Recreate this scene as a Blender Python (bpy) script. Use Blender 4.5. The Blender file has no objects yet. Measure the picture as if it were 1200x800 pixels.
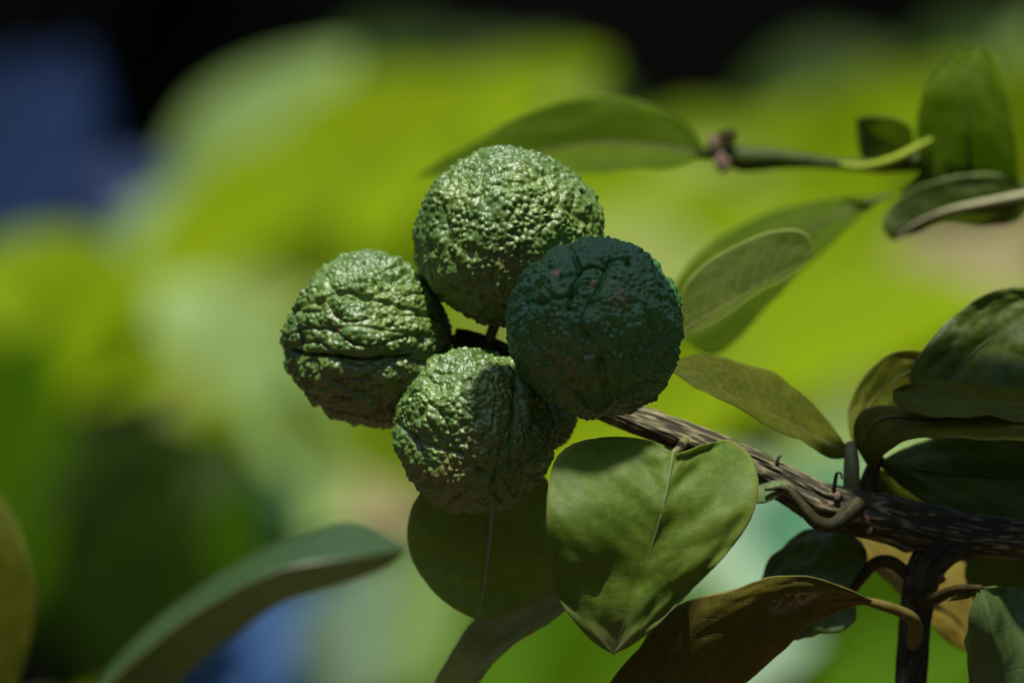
import bpy, bmesh, math, random
import numpy as np
from mathutils import Vector, Matrix, kdtree

# ------------------------------------------------------------------ camera
SC = bpy.context.scene
COL = SC.collection
D0 = 1.62                       # metres from the lens to the reference plane (y = 0)
ZC = 1.50                       # lens height above the ground
K = D0 * 36.0 / 200.0 / 1200.0  # metres per photo pixel on that plane

cam_d = bpy.data.cameras.new('camera')
cam_d.lens = 200.0
cam_d.sensor_width = 36.0
cam_d.clip_start = 0.02
cam_d.clip_end = 200.0
cam_d.dof.use_dof = True
cam_d.dof.focus_distance = D0 - 0.044
cam_d.dof.aperture_fstop = 7.1
cam = bpy.data.objects.new('camera', cam_d)
cam.location = (0, -D0, ZC)
cam.rotation_euler = (math.radians(90), 0, 0)
COL.objects.link(cam)
SC.camera = cam

# ------------------------------------------------------------------ light
SUN_DIR = Vector((-0.05, -0.29, 0.955)).normalized()     # towards the sun
EL = math.asin(SUN_DIR.z)
world = bpy.data.worlds.new('World')
SC.world = world
world.use_nodes = True
nt = world.node_tree
sky = nt.nodes.new('ShaderNodeTexSky')
sky.sky_type = 'NISHITA'
sky.sun_disc = False
sky.sun_elevation = EL
sky.sun_rotation = math.atan2(SUN_DIR.x, SUN_DIR.y)
bg = nt.nodes['Background']
nt.links.new(sky.outputs[0], bg.inputs[0])
bg.inputs[1].default_value = 0.10
sun_d = bpy.data.lights.new('sun', 'SUN')
sun_d.energy = 5.0
sun_d.angle = math.radians(0.53)
sun_d.color = (1.0, 0.95, 0.86)
sun = bpy.data.objects.new('sun', sun_d)
sun.rotation_euler = SUN_DIR.to_track_quat('Z', 'Y').to_euler()
sun.location = (0, -1, 6)
COL.objects.link(sun)

SC.view_settings.view_transform = 'Standard'
SC.view_settings.look = 'None'
SC.view_settings.gamma = 1.0
SC.view_settings.use_curve_mapping = False
SC.view_settings.exposure = 0.42
SC.render.engine = 'CYCLES'
SC.cycles.use_denoising = True
SC.cycles.max_bounces = 8
SC.cycles.transmission_bounces = 4
SC.cycles.sample_clamp_indirect = 4.0

# ------------------------------------------------------------------ helpers
def P(px, py, d=0.0):
    """photo pixel + depth behind the reference plane (mm) -> world point (m)"""
    dep = D0 + d / 1000.0
    s = K * dep / D0
    return np.array([(px - 600.0) * s, d / 1000.0, ZC + (400.0 - py) * s])

def pts(lst):
    return np.array([P(*p) for p in lst])

def resample(c, n, closed=False):
    """Catmull-Rom through the control points, resampled evenly by length"""
    c = np.asarray(c, float)
    if len(c) == 2:
        t = np.linspace(0, 1, n)[:, None]
        return c[0] * (1 - t) + c[1] * t
    p = np.vstack([2 * c[0] - c[1], c, 2 * c[-1] - c[-2]])
    out = []
    for i in range(1, len(p) - 2):
        t = np.linspace(0, 1, 24, endpoint=False)[:, None]
        a, b, e, f = p[i - 1], p[i], p[i + 1], p[i + 2]
        out.append(0.5 * (2 * b + (e - a) * t + (2 * a - 5 * b + 4 * e - f) * t ** 2 + (3 * b - a - 3 * e + f) * t ** 3))
    q = np.vstack(out + [c[-1:]])
    L = np.concatenate([[0], np.cumsum(np.linalg.norm(np.diff(q, axis=0), axis=1))])
    s = np.linspace(0, L[-1], n)
    return np.stack([np.interp(s, L, q[:, k]) for k in range(q.shape[1])], 1)

RNG = np.random.default_rng(7)
_perm = RNG.permutation(256)
_perm = np.concatenate([_perm, _perm, _perm])
_grad = RNG.normal(size=(256, 3))
_grad /= np.linalg.norm(_grad, axis=1)[:, None]

def perlin(p):
    """vectorised 3-D gradient noise, about -1..1"""
    p = np.asarray(p, float)
    i = np.floor(p).astype(int)
    f = p - i
    i &= 255
    u = f * f * f * (f * (f * 6 - 15) + 10)
    tot = 0
    for dx in (0, 1):
        for dy in (0, 1):
            for dz in (0, 1):
                h = _perm[_perm[_perm[(i[:, 0] + dx) & 255] + ((i[:, 1] + dy) & 255)] + ((i[:, 2] + dz) & 255)] & 255
                g = _grad[h]
                w = (u[:, 0] if dx else 1 - u[:, 0]) * (u[:, 1] if dy else 1 - u[:, 1]) * (u[:, 2] if dz else 1 - u[:, 2])
                tot = tot + w * ((f[:, 0] - dx) * g[:, 0] + (f[:, 1] - dy) * g[:, 1] + (f[:, 2] - dz) * g[:, 2])
    return tot * 1.7

def fbm(p, o=3):
    r, a = 0, 1.0
    for k in range(o):
        r = r + a * perlin(p * 2 ** k + 17.3 * k)
        a *= 0.5
    return r

def mesh_from(name, verts, faces, smooth=True):
    me = bpy.data.meshes.new(name)
    me.from_pydata([tuple(v) for v in verts], [], faces)
    if smooth:
        me.polygons.foreach_set('use_smooth', [True] * len(me.polygons))
    me.update()
    return me

def link(name, me, mat=None, parent=None, label=None):
    o = bpy.data.objects.new(name, me)
    COL.objects.link(o)
    if mat is not None and len(me.materials) == 0:
        me.materials.append(mat)
    if parent is not None:
        o.parent = parent
        o.matrix_parent_inverse = Matrix.Translation(parent_origin(parent)).inverted()
    if label:
        o['label'] = label
    return o

def parent_origin(o):
    v = Vector((0, 0, 0))
    while o is not None:
        v = v + o.location
        o = None if o.parent is None else None
    return v

def thing(name, label, cat, loc=(0, 0, 0), group=None):
    o = bpy.data.objects.new(name, None)
    o.empty_display_size = 0.02
    o.location = loc
    COL.objects.link(o)
    o['label'] = label
    o['category'] = cat
    if group:
        o['group'] = group
    return o

def fattr(me, name, vals):
    a = me.attributes.new(name, 'FLOAT', 'POINT')
    a.data.foreach_set('value', np.asarray(vals, dtype=np.float32))

# ------------------------------------------------------------------ materials
class N:
    """tiny node-graph helper"""
    def __init__(self, name):
        self.m = bpy.data.materials.new(name)
        self.m.use_nodes = True
        self.t = self.m.node_tree
        self.b = self.t.nodes['Principled BSDF']
        self.out = self.t.nodes['Material Output']
    def n(self, kind, **kw):
        x = self.t.nodes.new(kind)
        for k, v in kw.items():
            setattr(x, k, v)
        return x
    def l(self, a, b):
        self.t.links.new(a, b)
    def math(self, op, a, b=None, c=None):
        x = self.n('ShaderNodeMath', operation=op)
        for i, v in enumerate((a, b, c)):
            if v is None:
                continue
            if isinstance(v, (int, float)):
                x.inputs[i].default_value = v
            else:
                self.l(v, x.inputs[i])
        return x.outputs[0]
    def mix(self, fac, a, b, blend='MIX'):
        x = self.n('ShaderNodeMix', data_type='RGBA', blend_type=blend)
        for s, v in ((x.inputs[0], fac), (x.inputs[6], a), (x.inputs[7], b)):
            if isinstance(v, (int, float)):
                s.default_value = v
            elif isinstance(v, tuple):
                s.default_value = (*v, 1)
            else:
                self.l(v, s)
        return x.outputs[2]
    def noise(self, vec, scale, detail=3, rough=0.55, dist=0.0):
        x = self.n('ShaderNodeTexNoise')
        x.inputs['Scale'].default_value = scale
        x.inputs['Detail'].default_value = detail
        x.inputs['Roughness'].default_value = rough
        x.inputs['Distortion'].default_value = dist
        if vec is not None:
            self.l(vec, x.inputs['Vector'])
        return x.outputs['Fac']
    def ramp(self, fac, stops):
        x = self.n('ShaderNodeMapRange')
        x.interpolation_type = 'SMOOTHSTEP'
        self.l(fac, x.inputs[0])
        x.inputs[1].default_value, x.inputs[2].default_value = stops
        return x.outputs[0]

def leaf_material(name, col, col2, vein=(0.25, 0.3, 0.12), trans=(0.5, 0.65, 0.05), tfac=0.4, rough=0.42,
                  spots=None, spot_amt=0.0, brown=None, vein_amt=0.35, spec=0.4, bump=0.35, haze=0.0, tipcol=None, patch=None, margin=0.3, nv=10.0, vb=-0.4):
    g = N(name)
    tc = g.n('ShaderNodeTexCoord')
    uv = g.n('ShaderNodeUVMap')
    obj = tc.outputs['Object']
    sep = g.n('ShaderNodeSeparateXYZ')
    g.l(uv.outputs[0], sep.inputs[0])
    u, v = sep.outputs[0], sep.outputs[1]
    t = g.math('ABSOLUTE', g.math('MULTIPLY_ADD', u, 2.0, -1.0))
    wob = g.noise(obj, 90, 2)
    q = g.math('ADD', g.math('MULTIPLY_ADD', t, -1.9, g.math('MULTIPLY', v, nv)), g.math('MULTIPLY', wob, 0.55))
    line = g.math('ABSOLUTE', g.math('SINE', g.math('MULTIPLY', q, math.pi)))
    veinm = g.ramp(line, (0.14, 0.0))
    fade = g.ramp(t, (1.0, 0.55))
    veinm = g.math('MULTIPLY', veinm, fade)
    n1 = g.ramp(g.noise(obj, 55, 4, 0.6), (0.35, 0.68))
    n2 = g.noise(obj, 420, 3, 0.6)
    c = g.mix(n1, col, col2)
    c = g.mix(g.math('MULTIPLY', g.ramp(n2, (0.45, 0.75)), 0.35), c, tuple(min(1, x * 1.55 + .01) for x in col2))
    # reticulate net of fine veins
    vo = g.n('ShaderNodeTexVoronoi', feature='DISTANCE_TO_EDGE')
    vo.inputs['Scale'].default_value = 520
    g.l(obj, vo.inputs['Vector'])
    net = g.ramp(vo.outputs['Distance'], (0.09, 0.0))
    c = g.mix(g.math('MULTIPLY', net, 0.10), c, vein)
    c = g.mix(g.math('MULTIPLY', veinm, vein_amt), c, vein)
    if tipcol:
        tipn = g.math('ADD', v, g.math('MULTIPLY', wob, 0.12))
        c = g.mix(g.math('MULTIPLY', g.ramp(tipn, (0.80, 1.08)), 0.8), c, tipcol)
    if brown:
        edge = g.math('MULTIPLY', g.ramp(t, (0.93, 1.0)), g.ramp(g.noise(obj, 130, 3), (0.42, 0.6)))
        c = g.mix(g.math('MULTIPLY', edge, 0.75), c, brown)
        bl = g.ramp(g.noise(obj, 75, 5, 0.7), (0.66, 0.74))
        c = g.mix(g.math('MULTIPLY', bl, 0.7), c, brown)
    mg = g.ramp(t, (0.945, 0.985))
    c = g.mix(g.math('MULTIPLY', mg, margin), c, (0.26, 0.30, 0.08))
    if patch:
        (pu, pv, pr, pc) = patch
        du = g.math('MULTIPLY', g.math('SUBTRACT', u, pu), 1.0)
        dv = g.math('MULTIPLY', g.math('SUBTRACT', v, pv), 1.6)
        dd = g.math('SQRT', g.math('ADD', g.math('MULTIPLY', du, du), g.math('MULTIPLY', dv, dv)))
        pm = g.math('MULTIPLY', g.ramp(dd, (pr, pr * 0.25)), g.ramp(g.noise(obj, 480, 6, 0.75), (0.46, 0.57)))
        c = g.mix(pm, c, pc)
    if spots:
        vs = g.n('ShaderNodeTexVoronoi')
        vs.inputs['Scale'].default_value = 620
        g.l(obj, vs.inputs['Vector'])
        sm = g.math('MULTIPLY', g.ramp(vs.outputs['Distance'], (0.22, 0.12)), g.ramp(g.noise(obj, 120, 4), (0.50, 0.62)))
        c = g.mix(g.math('MULTIPLY', sm, spot_amt), c, spots)
    if haze:
        hz = g.ramp(g.noise(obj, 40, 4, 0.65, 0.6), (0.42, 0.68))
        c = g.mix(g.math('MULTIPLY', hz, haze), c, (0.22, 0.24, 0.19))
    g.l(c, g.b.inputs['Base Color'])
    g.b.inputs['Roughness'].default_value = rough
    g.b.inputs['Specular IOR Level'].default_value = spec
    bp = g.n('ShaderNodeBump')
    bp.inputs['Strength'].default_value = bump
    bp.inputs['Distance'].default_value = 0.0004
    hgt = g.math('ADD', g.math('MULTIPLY', veinm, vb), g.math('ADD', g.math('MULTIPLY', n2, 0.8), g.math('MULTIPLY', g.noise(obj, 160, 3), 1.2)))
    g.l(hgt, bp.inputs['Height'])
    g.l(bp.outputs[0], g.b.inputs['Normal'])
    tr = g.n('ShaderNodeBsdfTranslucent')
    g.l(g.mix(1.0, g.mix(g.math('MULTIPLY', veinm, 0.5), (1, 1, 1), (0.45, 0.5, 0.3)), trans, 'MULTIPLY'), tr.inputs[0])
    mx = g.n('ShaderNodeMixShader')
    mx.inputs[0].default_value = tfac
    g.l(g.b.outputs[0], mx.inputs[1])
    g.l(tr.outputs[0], mx.inputs[2])
    g.l(mx.outputs[0], g.out.inputs[0])
    return g.m

def plain_material(name, col, col2, rough=0.5, scale=200, spec=0.4, bump=0.3):
    g = N(name)
    tc = g.n('ShaderNodeTexCoord')
    n1 = g.noise(tc.outputs['Object'], scale, 4, 0.6)
    g.l(g.mix(g.ramp(n1, (0.35, 0.65)), col, col2), g.b.inputs['Base Color'])
    g.b.inputs['Roughness'].default_value = rough
    g.b.inputs['Specular IOR Level'].default_value = spec
    bp = g.n('ShaderNodeBump')
    bp.inputs['Strength'].default_value = bump
    bp.inputs['Distance'].default_value = 0.0003
    g.l(g.noise(tc.outputs['Object'], scale * 3, 3), bp.inputs['Height'])
    g.l(bp.outputs[0], g.b.inputs['Normal'])
    return g.m

def rind_material(name, c1, c2, c3, rough=0.47, spec=0.65):
    g = N(name)
    tc = g.n('ShaderNodeTexCoord')
    obj = tc.outputs['Object']
    n1 = g.ramp(g.noise(obj, 60, 3, 0.6), (0.3, 0.7))
    n2 = g.noise(obj, 700, 2, 0.5)
    c = g.mix(n1, c1, c2)
    c = g.mix(g.math('MULTIPLY', g.ramp(n2, (0.4, 0.75)), 0.4), c, c3)
    at = g.n('ShaderNodeAttribute', attribute_name='tan')
    br = g.math('MULTIPLY', at.outputs['Fac'], g.ramp(g.noise(obj, 220, 4, 0.65), (0.38, 0.6)))
    c = g.mix(g.math('MULTIPLY', br, 0.55), c, (0.16, 0.10, 0.03))
    sc = g.n('ShaderNodeAttribute', attribute_name='scar')
    sm = g.math('MULTIPLY', sc.outputs['Fac'], g.ramp(g.noise(obj, 900, 3), (0.3, 0.5)))
    c = g.mix(sm, c, (0.42, 0.20, 0.10))
    g.l(c, g.b.inputs['Base Color'])
    g.b.inputs['Roughness'].default_value = rough
    g.b.inputs['Specular IOR Level'].default_value = spec
    bp = g.n('ShaderNodeBump')
    bp.inputs['Strength'].default_value = 0.35
    bp.inputs['Distance'].default_value = 0.00025
    g.l(g.noise(obj, 1500, 2), bp.inputs['Height'])
    g.l(bp.outputs[0], g.b.inputs['Normal'])
    return g.m

def bark_material(name, dark, light):
    g = N(name)
    tc = g.n('ShaderNodeTexCoord')
    obj = tc.outputs['Object']
    at = g.n('ShaderNodeAttribute', attribute_name='ridge')
    n1 = g.noise(obj, 350, 4, 0.65)
    f = g.math('ADD', at.outputs['Fac'], g.math('MULTIPLY_ADD', n1, 0.7, -0.35))
    c = g.mix(g.ramp(f, (0.22, 0.75)), dark, light)
    gr = g.ramp(g.noise(obj, 60, 3), (0.5, 0.68))
    c = g.mix(g.math('MULTIPLY', gr, 0.4), c, (0.09, 0.10, 0.045))
    g.l(c, g.b.inputs['Base Color'])
    g.b.inputs['Roughness'].default_value = 0.78
    g.b.inputs['Specular IOR Level'].default_value = 0.3
    bp = g.n('ShaderNodeBump')
    bp.inputs['Strength'].default_value = 0.6
    bp.inputs['Distance'].default_value = 0.0004
    g.l(g.noise(obj, 900, 4, 0.7), bp.inputs['Height'])
    g.l(bp.outputs[0], g.b.inputs['Normal'])
    return g.m

M_RIND = rind_material('fruit_rind', (0.044, 0.104, 0.013), (0.090, 0.155, 0.017), (0.14, 0.205, 0.045))
M_RINDSHADE = rind_material('skylit_shade_rind', (0.026, 0.110, 0.020), (0.044, 0.130, 0.018), (0.07, 0.17, 0.035), 0.42, 0.5)  # teal cast of skylit shade put into this rind's colour
M_BARK = bark_material('ridged_bark', (0.030, 0.026, 0.012), (0.25, 0.225, 0.115))
M_DARKBARK = bark_material('dark_bark', (0.016, 0.013, 0.008), (0.060, 0.048, 0.030))
M_STALK = plain_material('green_stalk', (0.10, 0.11, 0.03), (0.15, 0.15, 0.05), 0.5, 300)
M_TWIG = plain_material('green_twig', (0.024, 0.045, 0.004), (0.04, 0.062, 0.006), 0.6, 120, 0.15)
M_CURL = plain_material('dark_curled_stalk', (0.022, 0.024, 0.008), (0.045, 0.040, 0.014), 0.6, 260, 0.15, 0.6)
M_OLIVESTALK = plain_material('olive_stalk', (0.075, 0.062, 0.010), (0.105, 0.085, 0.018), 0.6, 300, 0.12)
M_BROWNSTALK = plain_material('brown_stalk', (0.026, 0.021, 0.006), (0.050, 0.036, 0.010), 0.6, 300, 0.12)
M_CUT = plain_material('cut_wood', (0.15, 0.095, 0.06), (0.21, 0.135, 0.09), 0.7, 900)
M_RUST = plain_material('rusty_wood', (0.10, 0.04, 0.018), (0.07, 0.03, 0.014), 0.7, 900)
M_THORN = plain_material('black_thorn', (0.01, 0.008, 0.006), (0.02, 0.015, 0.01), 0.45, 500)
M_RIB = plain_material('pale_midrib', (0.19, 0.24, 0.09), (0.24, 0.28, 0.12), 0.5, 400, 0.12)
M_RIBPALE = plain_material('cream_midrib', (0.34, 0.34, 0.18), (0.40, 0.38, 0.22), 0.5, 300, 0.12)
M_SUNLIME = plain_material('sunlit_lime_stalk', (0.19, 0.27, 0.012), (0.24, 0.31, 0.018), 0.55, 150, 0.15)
M_RIBDARK = plain_material('olive_midrib', (0.075, 0.085, 0.018), (0.10, 0.10, 0.03), 0.5, 400, 0.12)
M_RIBGREEN = plain_material('green_midrib', (0.10, 0.15, 0.045), (0.13, 0.17, 0.06), 0.5, 400, 0.12)

L_FRONT = leaf_material('front_leaf', (0.060, 0.110, 0.006), (0.105, 0.160, 0.013), tfac=0.30, rough=0.55, spec=0.2, tipcol=(0.115, 0.105, 0.05), vein_amt=0.07, brown=(0.14, 0.13, 0.04), nv=14.0, vb=-0.25)
L_BACK = leaf_material('matte_leaf', (0.20, 0.28, 0.022), (0.25, 0.32, 0.035), tfac=0.25, rough=0.55, spec=0.2, spots=(0.16, 0.22, 0.07), spot_amt=0.5, vein_amt=0.16)
L_GREY = leaf_material('grey_leaf', (0.22, 0.185, 0.025), (0.28, 0.24, 0.04), tfac=0.15, rough=0.7, spec=0.1, vein_amt=0.08, spots=(0.04, 0.04, 0.02), spot_amt=0.4)
L_BROWN = leaf_material('brownish_leaf', (0.062, 0.055, 0.004), (0.088, 0.072, 0.006), trans=(0.4, 0.36, 0.03), tfac=0.10, rough=0.6, spec=0.12, brown=(0.05, 0.02, 0.012), vein_amt=0.05,
                        patch=(0.52, 0.24, 0.17, (0.30, 0.22, 0.17)))
L_OLIVE = leaf_material('olive_leaf', (0.050, 0.064, 0.002), (0.080, 0.090, 0.003), trans=(0.5, 0.5, 0.01), tfac=0.35, rough=0.6, spec=0.08, brown=(0.05, 0.03, 0.01), vein_amt=0.12)
L_DARK = leaf_material('dark_leaf', (0.030, 0.055, 0.004), (0.085, 0.125, 0.008), tfac=0.28, rough=0.5, spec=0.2, spots=(0.20, 0.22, 0.18), spot_amt=0.55, haze=0.18, vein_amt=0.12, bump=0.6)
L_MID = leaf_material('mid_leaf', (0.042, 0.078, 0.003), (0.066, 0.10, 0.004), trans=(0.72, 0.95, 0.01), tfac=0.58, rough=0.65, spec=0.08, vein_amt=0.18)
L_RIM = leaf_material('pale_rimmed_leaf', (0.040, 0.062, 0.003), (0.065, 0.088, 0.004), trans=(0.6, 0.78, 0.01), tfac=0.45, rough=0.6, spec=0.1, vein_amt=0.4, margin=0.9)
L_ARCH = leaf_material('arched_leaf', (0.026, 0.066, 0.022), (0.040, 0.086, 0.030), trans=(0.55, 0.66, 0.0), tfac=0.42, rough=0.34, spec=0.55, vein_amt=0.1)
L_YELLOW = leaf_material('yellowing_leaf', (0.17, 0.125, 0.012), (0.22, 0.18, 0.02), trans=(0.7, 0.5, 0.05), tfac=0.35, rough=0.55, vein_amt=0.08)
L_GLOSS = leaf_material('glossy_leaf', (0.060, 0.105, 0.026), (0.095, 0.15, 0.045), tfac=0.25, rough=0.48, spec=0.3, vein_amt=0.10)

# ------------------------------------------------------------------ builders
def leaf(parent, mid, left, right, mat, rib=M_RIB, rib_r=0.00055, camber=0.06, ripple=0.0008, seed=0, n=44, m=13,
         serr=0.00018, name='leaf', label=None, lumps=()):
    """a leaf blade lofted between its left edge, midrib and right edge (photo px, px, depth mm)"""
    M, L, R = (resample(pts(c), n) for c in (mid, left, right))
    tan = np.gradient(M, axis=0)
    tan /= np.linalg.norm(tan, axis=1)[:, None] + 1e-12
    side = R - L
    nor = np.cross(side, tan)
    nor /= np.linalg.norm(nor, axis=1)[:, None] + 1e-12
    if nor[n // 2][1] > 0:
        nor = -nor                       # towards the camera side
    v = np.linspace(0, 1, n)
    V, UV = [], []
    for j in range(2 * m + 1):
        s = (j - m) / m
        a = abs(s)
        E = L if s < 0 else R
        w = np.linalg.norm(E - M, axis=1)
        p = M * (1 - a) + E * a
        off = camber * w * 4 * a * (1 - a) * 0.5
        ph = np.stack([v * 4 + seed * 3.1, np.full(n, s * 1.4), np.full(n, seed * 1.7)], 1)
        off = off + ripple * fbm(ph, 3) * (0.35 + a) * np.clip(np.minimum(v, 1 - v) * 8, 0, 1)
        p = p + nor * off[:, None]
        for (lx, ly, ld, amp_, wid_) in lumps:
            p = p + nor * (amp_ / 1000 * np.exp(-np.sum((p - P(lx, ly, ld)) ** 2, axis=1) / (wid_ / 1000) ** 2))[:, None]
        if a == 1.0:
            d = (E - M) / (w[:, None] + 1e-9)
            wv = perlin(np.stack([v * 55, np.full(n, s * 9.0), np.full(n, seed)], 1)) * serr
            p = p + d * wv[:, None]
        V.append(p)
        UV.append(np.stack([np.full(n, (s + 1) / 2), v], 1))
    V = np.concatenate(V)
    UV = np.concatenate(UV)
    c = V.mean(axis=0)
    F = []
    for j in range(2 * m):
        for i in range(n - 1):
            F.append((j * n + i, j * n + i + 1, (j + 1) * n + i + 1, (j + 1) * n + i))
    me = mesh_from(name, V - c, F)
    uvl = me.uv_layers.new(name='UVMap')
    idx = np.empty(len(me.loops), dtype=np.int32)
    me.loops.foreach_get('vertex_index', idx)
    uvl.data.foreach_set('uv', UV[idx].ravel())
    me.materials.append(mat)
    o = bpy.data.objects.new(name, me)
    COL.objects.link(o)
    o.location = Vector(c) - (parent.location if parent else Vector())
    o.parent = parent
    if label:
        o['label'] = label
    so = o.modifiers.new('thickness', 'SOLIDIFY')
    so.thickness = 0.00035
    so.offset = 0
    if rib is not None:
        ribp = M + nor * (0.0001)
        k = np.clip(1.05 - v, 0.15, 1)
        tube(o, ribp[: int(n * 0.97)] - c, (rib_r * k)[: int(n * 0.97)], rib, 'midrib', local=True, seg=8, smooth_path=False)
    return o

def frames(C):
    T = np.gradient(C, axis=0)
    T /= np.linalg.norm(T, axis=1)[:, None] + 1e-12
    ref = np.array([0.0, 1.0, 0.0])
    U = np.cross(T, ref)
    U /= np.linalg.norm(U, axis=1)[:, None] + 1e-9
    W = np.cross(T, U)
    return T, U, W

def tube(parent, path, rad, mat, name, local=False, seg=12, n=40, smooth_path=True, bark=0.0, freq=900.0, label=None, knobs=None, seed=0, dark_from=None):
    """a round shoot along a path (photo px, px, depth mm, or local metres) with a radius per control point"""
    if local:
        C = np.asarray(path)
        r = np.asarray(rad) if np.ndim(rad) else np.full(len(C), rad)
        org = np.zeros(3)
    else:
        A = pts(path)
        r0 = np.asarray(rad if np.ndim(rad) else [rad] * len(A), float)
        Q = resample(np.hstack([A, r0[:, None]]), n)
        C, r = Q[:, :3], Q[:, 3]
        org = C.mean(axis=0)
        C = C - org
    T, U, W = frames(C)
    k = len(C)
    s = np.concatenate([[0], np.cumsum(np.linalg.norm(np.diff(C, axis=0), axis=1))])
    th = np.linspace(0, 2 * math.pi, seg, endpoint=False)
    ct, st = np.cos(th), np.sin(th)
    dirs = U[:, None, :] * ct[None, :, None] + W[:, None, :] * st[None, :, None]
    rr = np.repeat(r[:, None], seg, 1)
    ridge = np.full((k, seg), 0.5)
    if bark:
        q = np.stack([np.repeat(ct[None, :], k, 0) * r.mean() * freq + seed, np.repeat(st[None, :], k, 0) * r.mean() * freq,
                      np.repeat((s * freq * 0.06)[:, None], seg, 1)], 2).reshape(-1, 3)
        q = q + 0.5 * np.stack([perlin(q * 0.35 + 9), perlin(q * 0.35 + 31), np.zeros(len(q))], 1)
        rn = 1 - np.abs(perlin(q)) * 2.4
        rn = 0.7 * rn + 0.3 * (1 - np.abs(perlin(q * 2.1 + 5)) * 2.4)
        lump = perlin(q * 0.22 + 3)
        rr = rr + bark * (rn - 0.4).reshape(k, seg) + bark * 2.8 * lump.reshape(k, seg)
        ridge = (np.clip(rn, 0, 1) ** 1.6).reshape(k, seg)
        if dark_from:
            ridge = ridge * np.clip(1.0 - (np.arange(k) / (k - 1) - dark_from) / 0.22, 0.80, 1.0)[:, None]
        if knobs:
            base = np.arange(k) / (k - 1)
            for (pos, ang, amp, wid) in knobs:
                da = np.angle(np.exp(1j * (th - ang)))
                rr = rr + amp * np.exp(-((base - pos)[:, None] / wid) ** 2 - (da[None, :] / 0.9) ** 2)
    V = (C[:, None, :] + dirs * rr[:, :, None]).reshape(-1, 3)
    F = [(i * seg + j, i * seg + (j + 1) % seg, (i + 1) * seg + (j + 1) % seg, (i + 1) * seg + j) for i in range(k - 1) for j in range(seg)]
    F.append(tuple(range(seg))[::-1])
    F.append(tuple((k - 1) * seg + j for j in range(seg)))
    me = mesh_from(name, V, F)
    fattr(me, 'ridge', ridge.ravel())
    me.materials.append(mat)
    o = bpy.data.objects.new(name, me)
    COL.objects.link(o)
    if parent is not None:
        o.parent = parent
        o.location = Vector(org) - (parent.location if not local else Vector())
    else:
        o.location = Vector(org)
    if label:
        o['label'] = label
    return o

# ---- the warty rind: one table of bumps on a unit sphere, turned differently for each fruit
def warty_sphere(level, count, seed):
    bm = bmesh.new()
    bmesh.ops.create_icosphere(bm, subdivisions=level, radius=1.0)
    v = np.array([x.co[:] for x in bm.verts])
    v /= np.linalg.norm(v, axis=1)[:, None]
    f = [tuple(x.index for x in p.verts) for p in bm.faces]
    bm.free()
    rg = np.random.default_rng(seed)
    i = np.arange(count) + 0.5
    ph = np.arccos(1 - 2 * i / count)
    th = math.pi * (1 + 5 ** 0.5) * i
    pc = np.stack([np.cos(th) * np.sin(ph), np.sin(th) * np.sin(ph), np.cos(ph)], 1)
    sp = math.sqrt(4 * math.pi / count)
    pc += rg.normal(size=pc.shape) * sp * 0.31
    pc /= np.linalg.norm(pc, axis=1)[:, None]
    amp = rg.uniform(0.5, 1.15, count)
    w = v + sp * 0.35 * np.stack([perlin(v * 9 + 3), perlin(v * 9 + 40), perlin(v * 9 + 77)], 1)
    w /= np.linalg.norm(w, axis=1)[:, None]
    kd = kdtree.KDTree(count)
    for k in range(count):
        kd.insert(pc[k], k)
    kd.balance()
    fn = kd.find_n
    F1 = np.empty(len(v)); F2 = np.empty(len(v)); A = np.empty(len(v))
    for k, p in enumerate(w.tolist()):
        (_, j, d1), (_, _, d2) = fn(p, 2)
        F1[k] = d1; F2[k] = d2; A[k] = amp[j]
    e = np.clip((F2 - F1) / (0.95 * sp), 0, 1)
    h = A * (1 - (1 - e) ** 2.2)               # rounded pebbles parted by narrow creases
    E = np.array(f)
    E = np.concatenate([E[:, [0, 1]], E[:, [1, 2]], E[:, [2, 0]]])
    cnt = np.bincount(E.ravel(), minlength=len(v)).astype(float)
    def soften(x, k):
        for _ in range(k):
            y = np.bincount(E[:, 0], x[E[:, 1]], len(v)) + np.bincount(E[:, 1], x[E[:, 0]], len(v))
            x = 0.5 * x + 0.5 * y / cnt
        return x
    b = np.clip(e * 2.2, 0, 1)
    b = 1 - (1 - b) ** 3
    k = max(1, int(round(6 * 4 ** (level - 8))))
    h, b = soften(h, k), soften(b, k)
    return v, f, h, b

WV, WF, WH, WB = warty_sphere(8, 2450, 3)

def surf_dir(px, py, c, r):
    """direction from a fruit's centre to the surface point seen at a photo pixel"""
    x, z = (px - c[0]) / r[0], (c[1] - py) / r[1]
    q = math.sqrt(max(0.0, 1 - x * x - z * z))
    d = np.array([x, -q, z])
    return d / np.linalg.norm(d)

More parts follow.
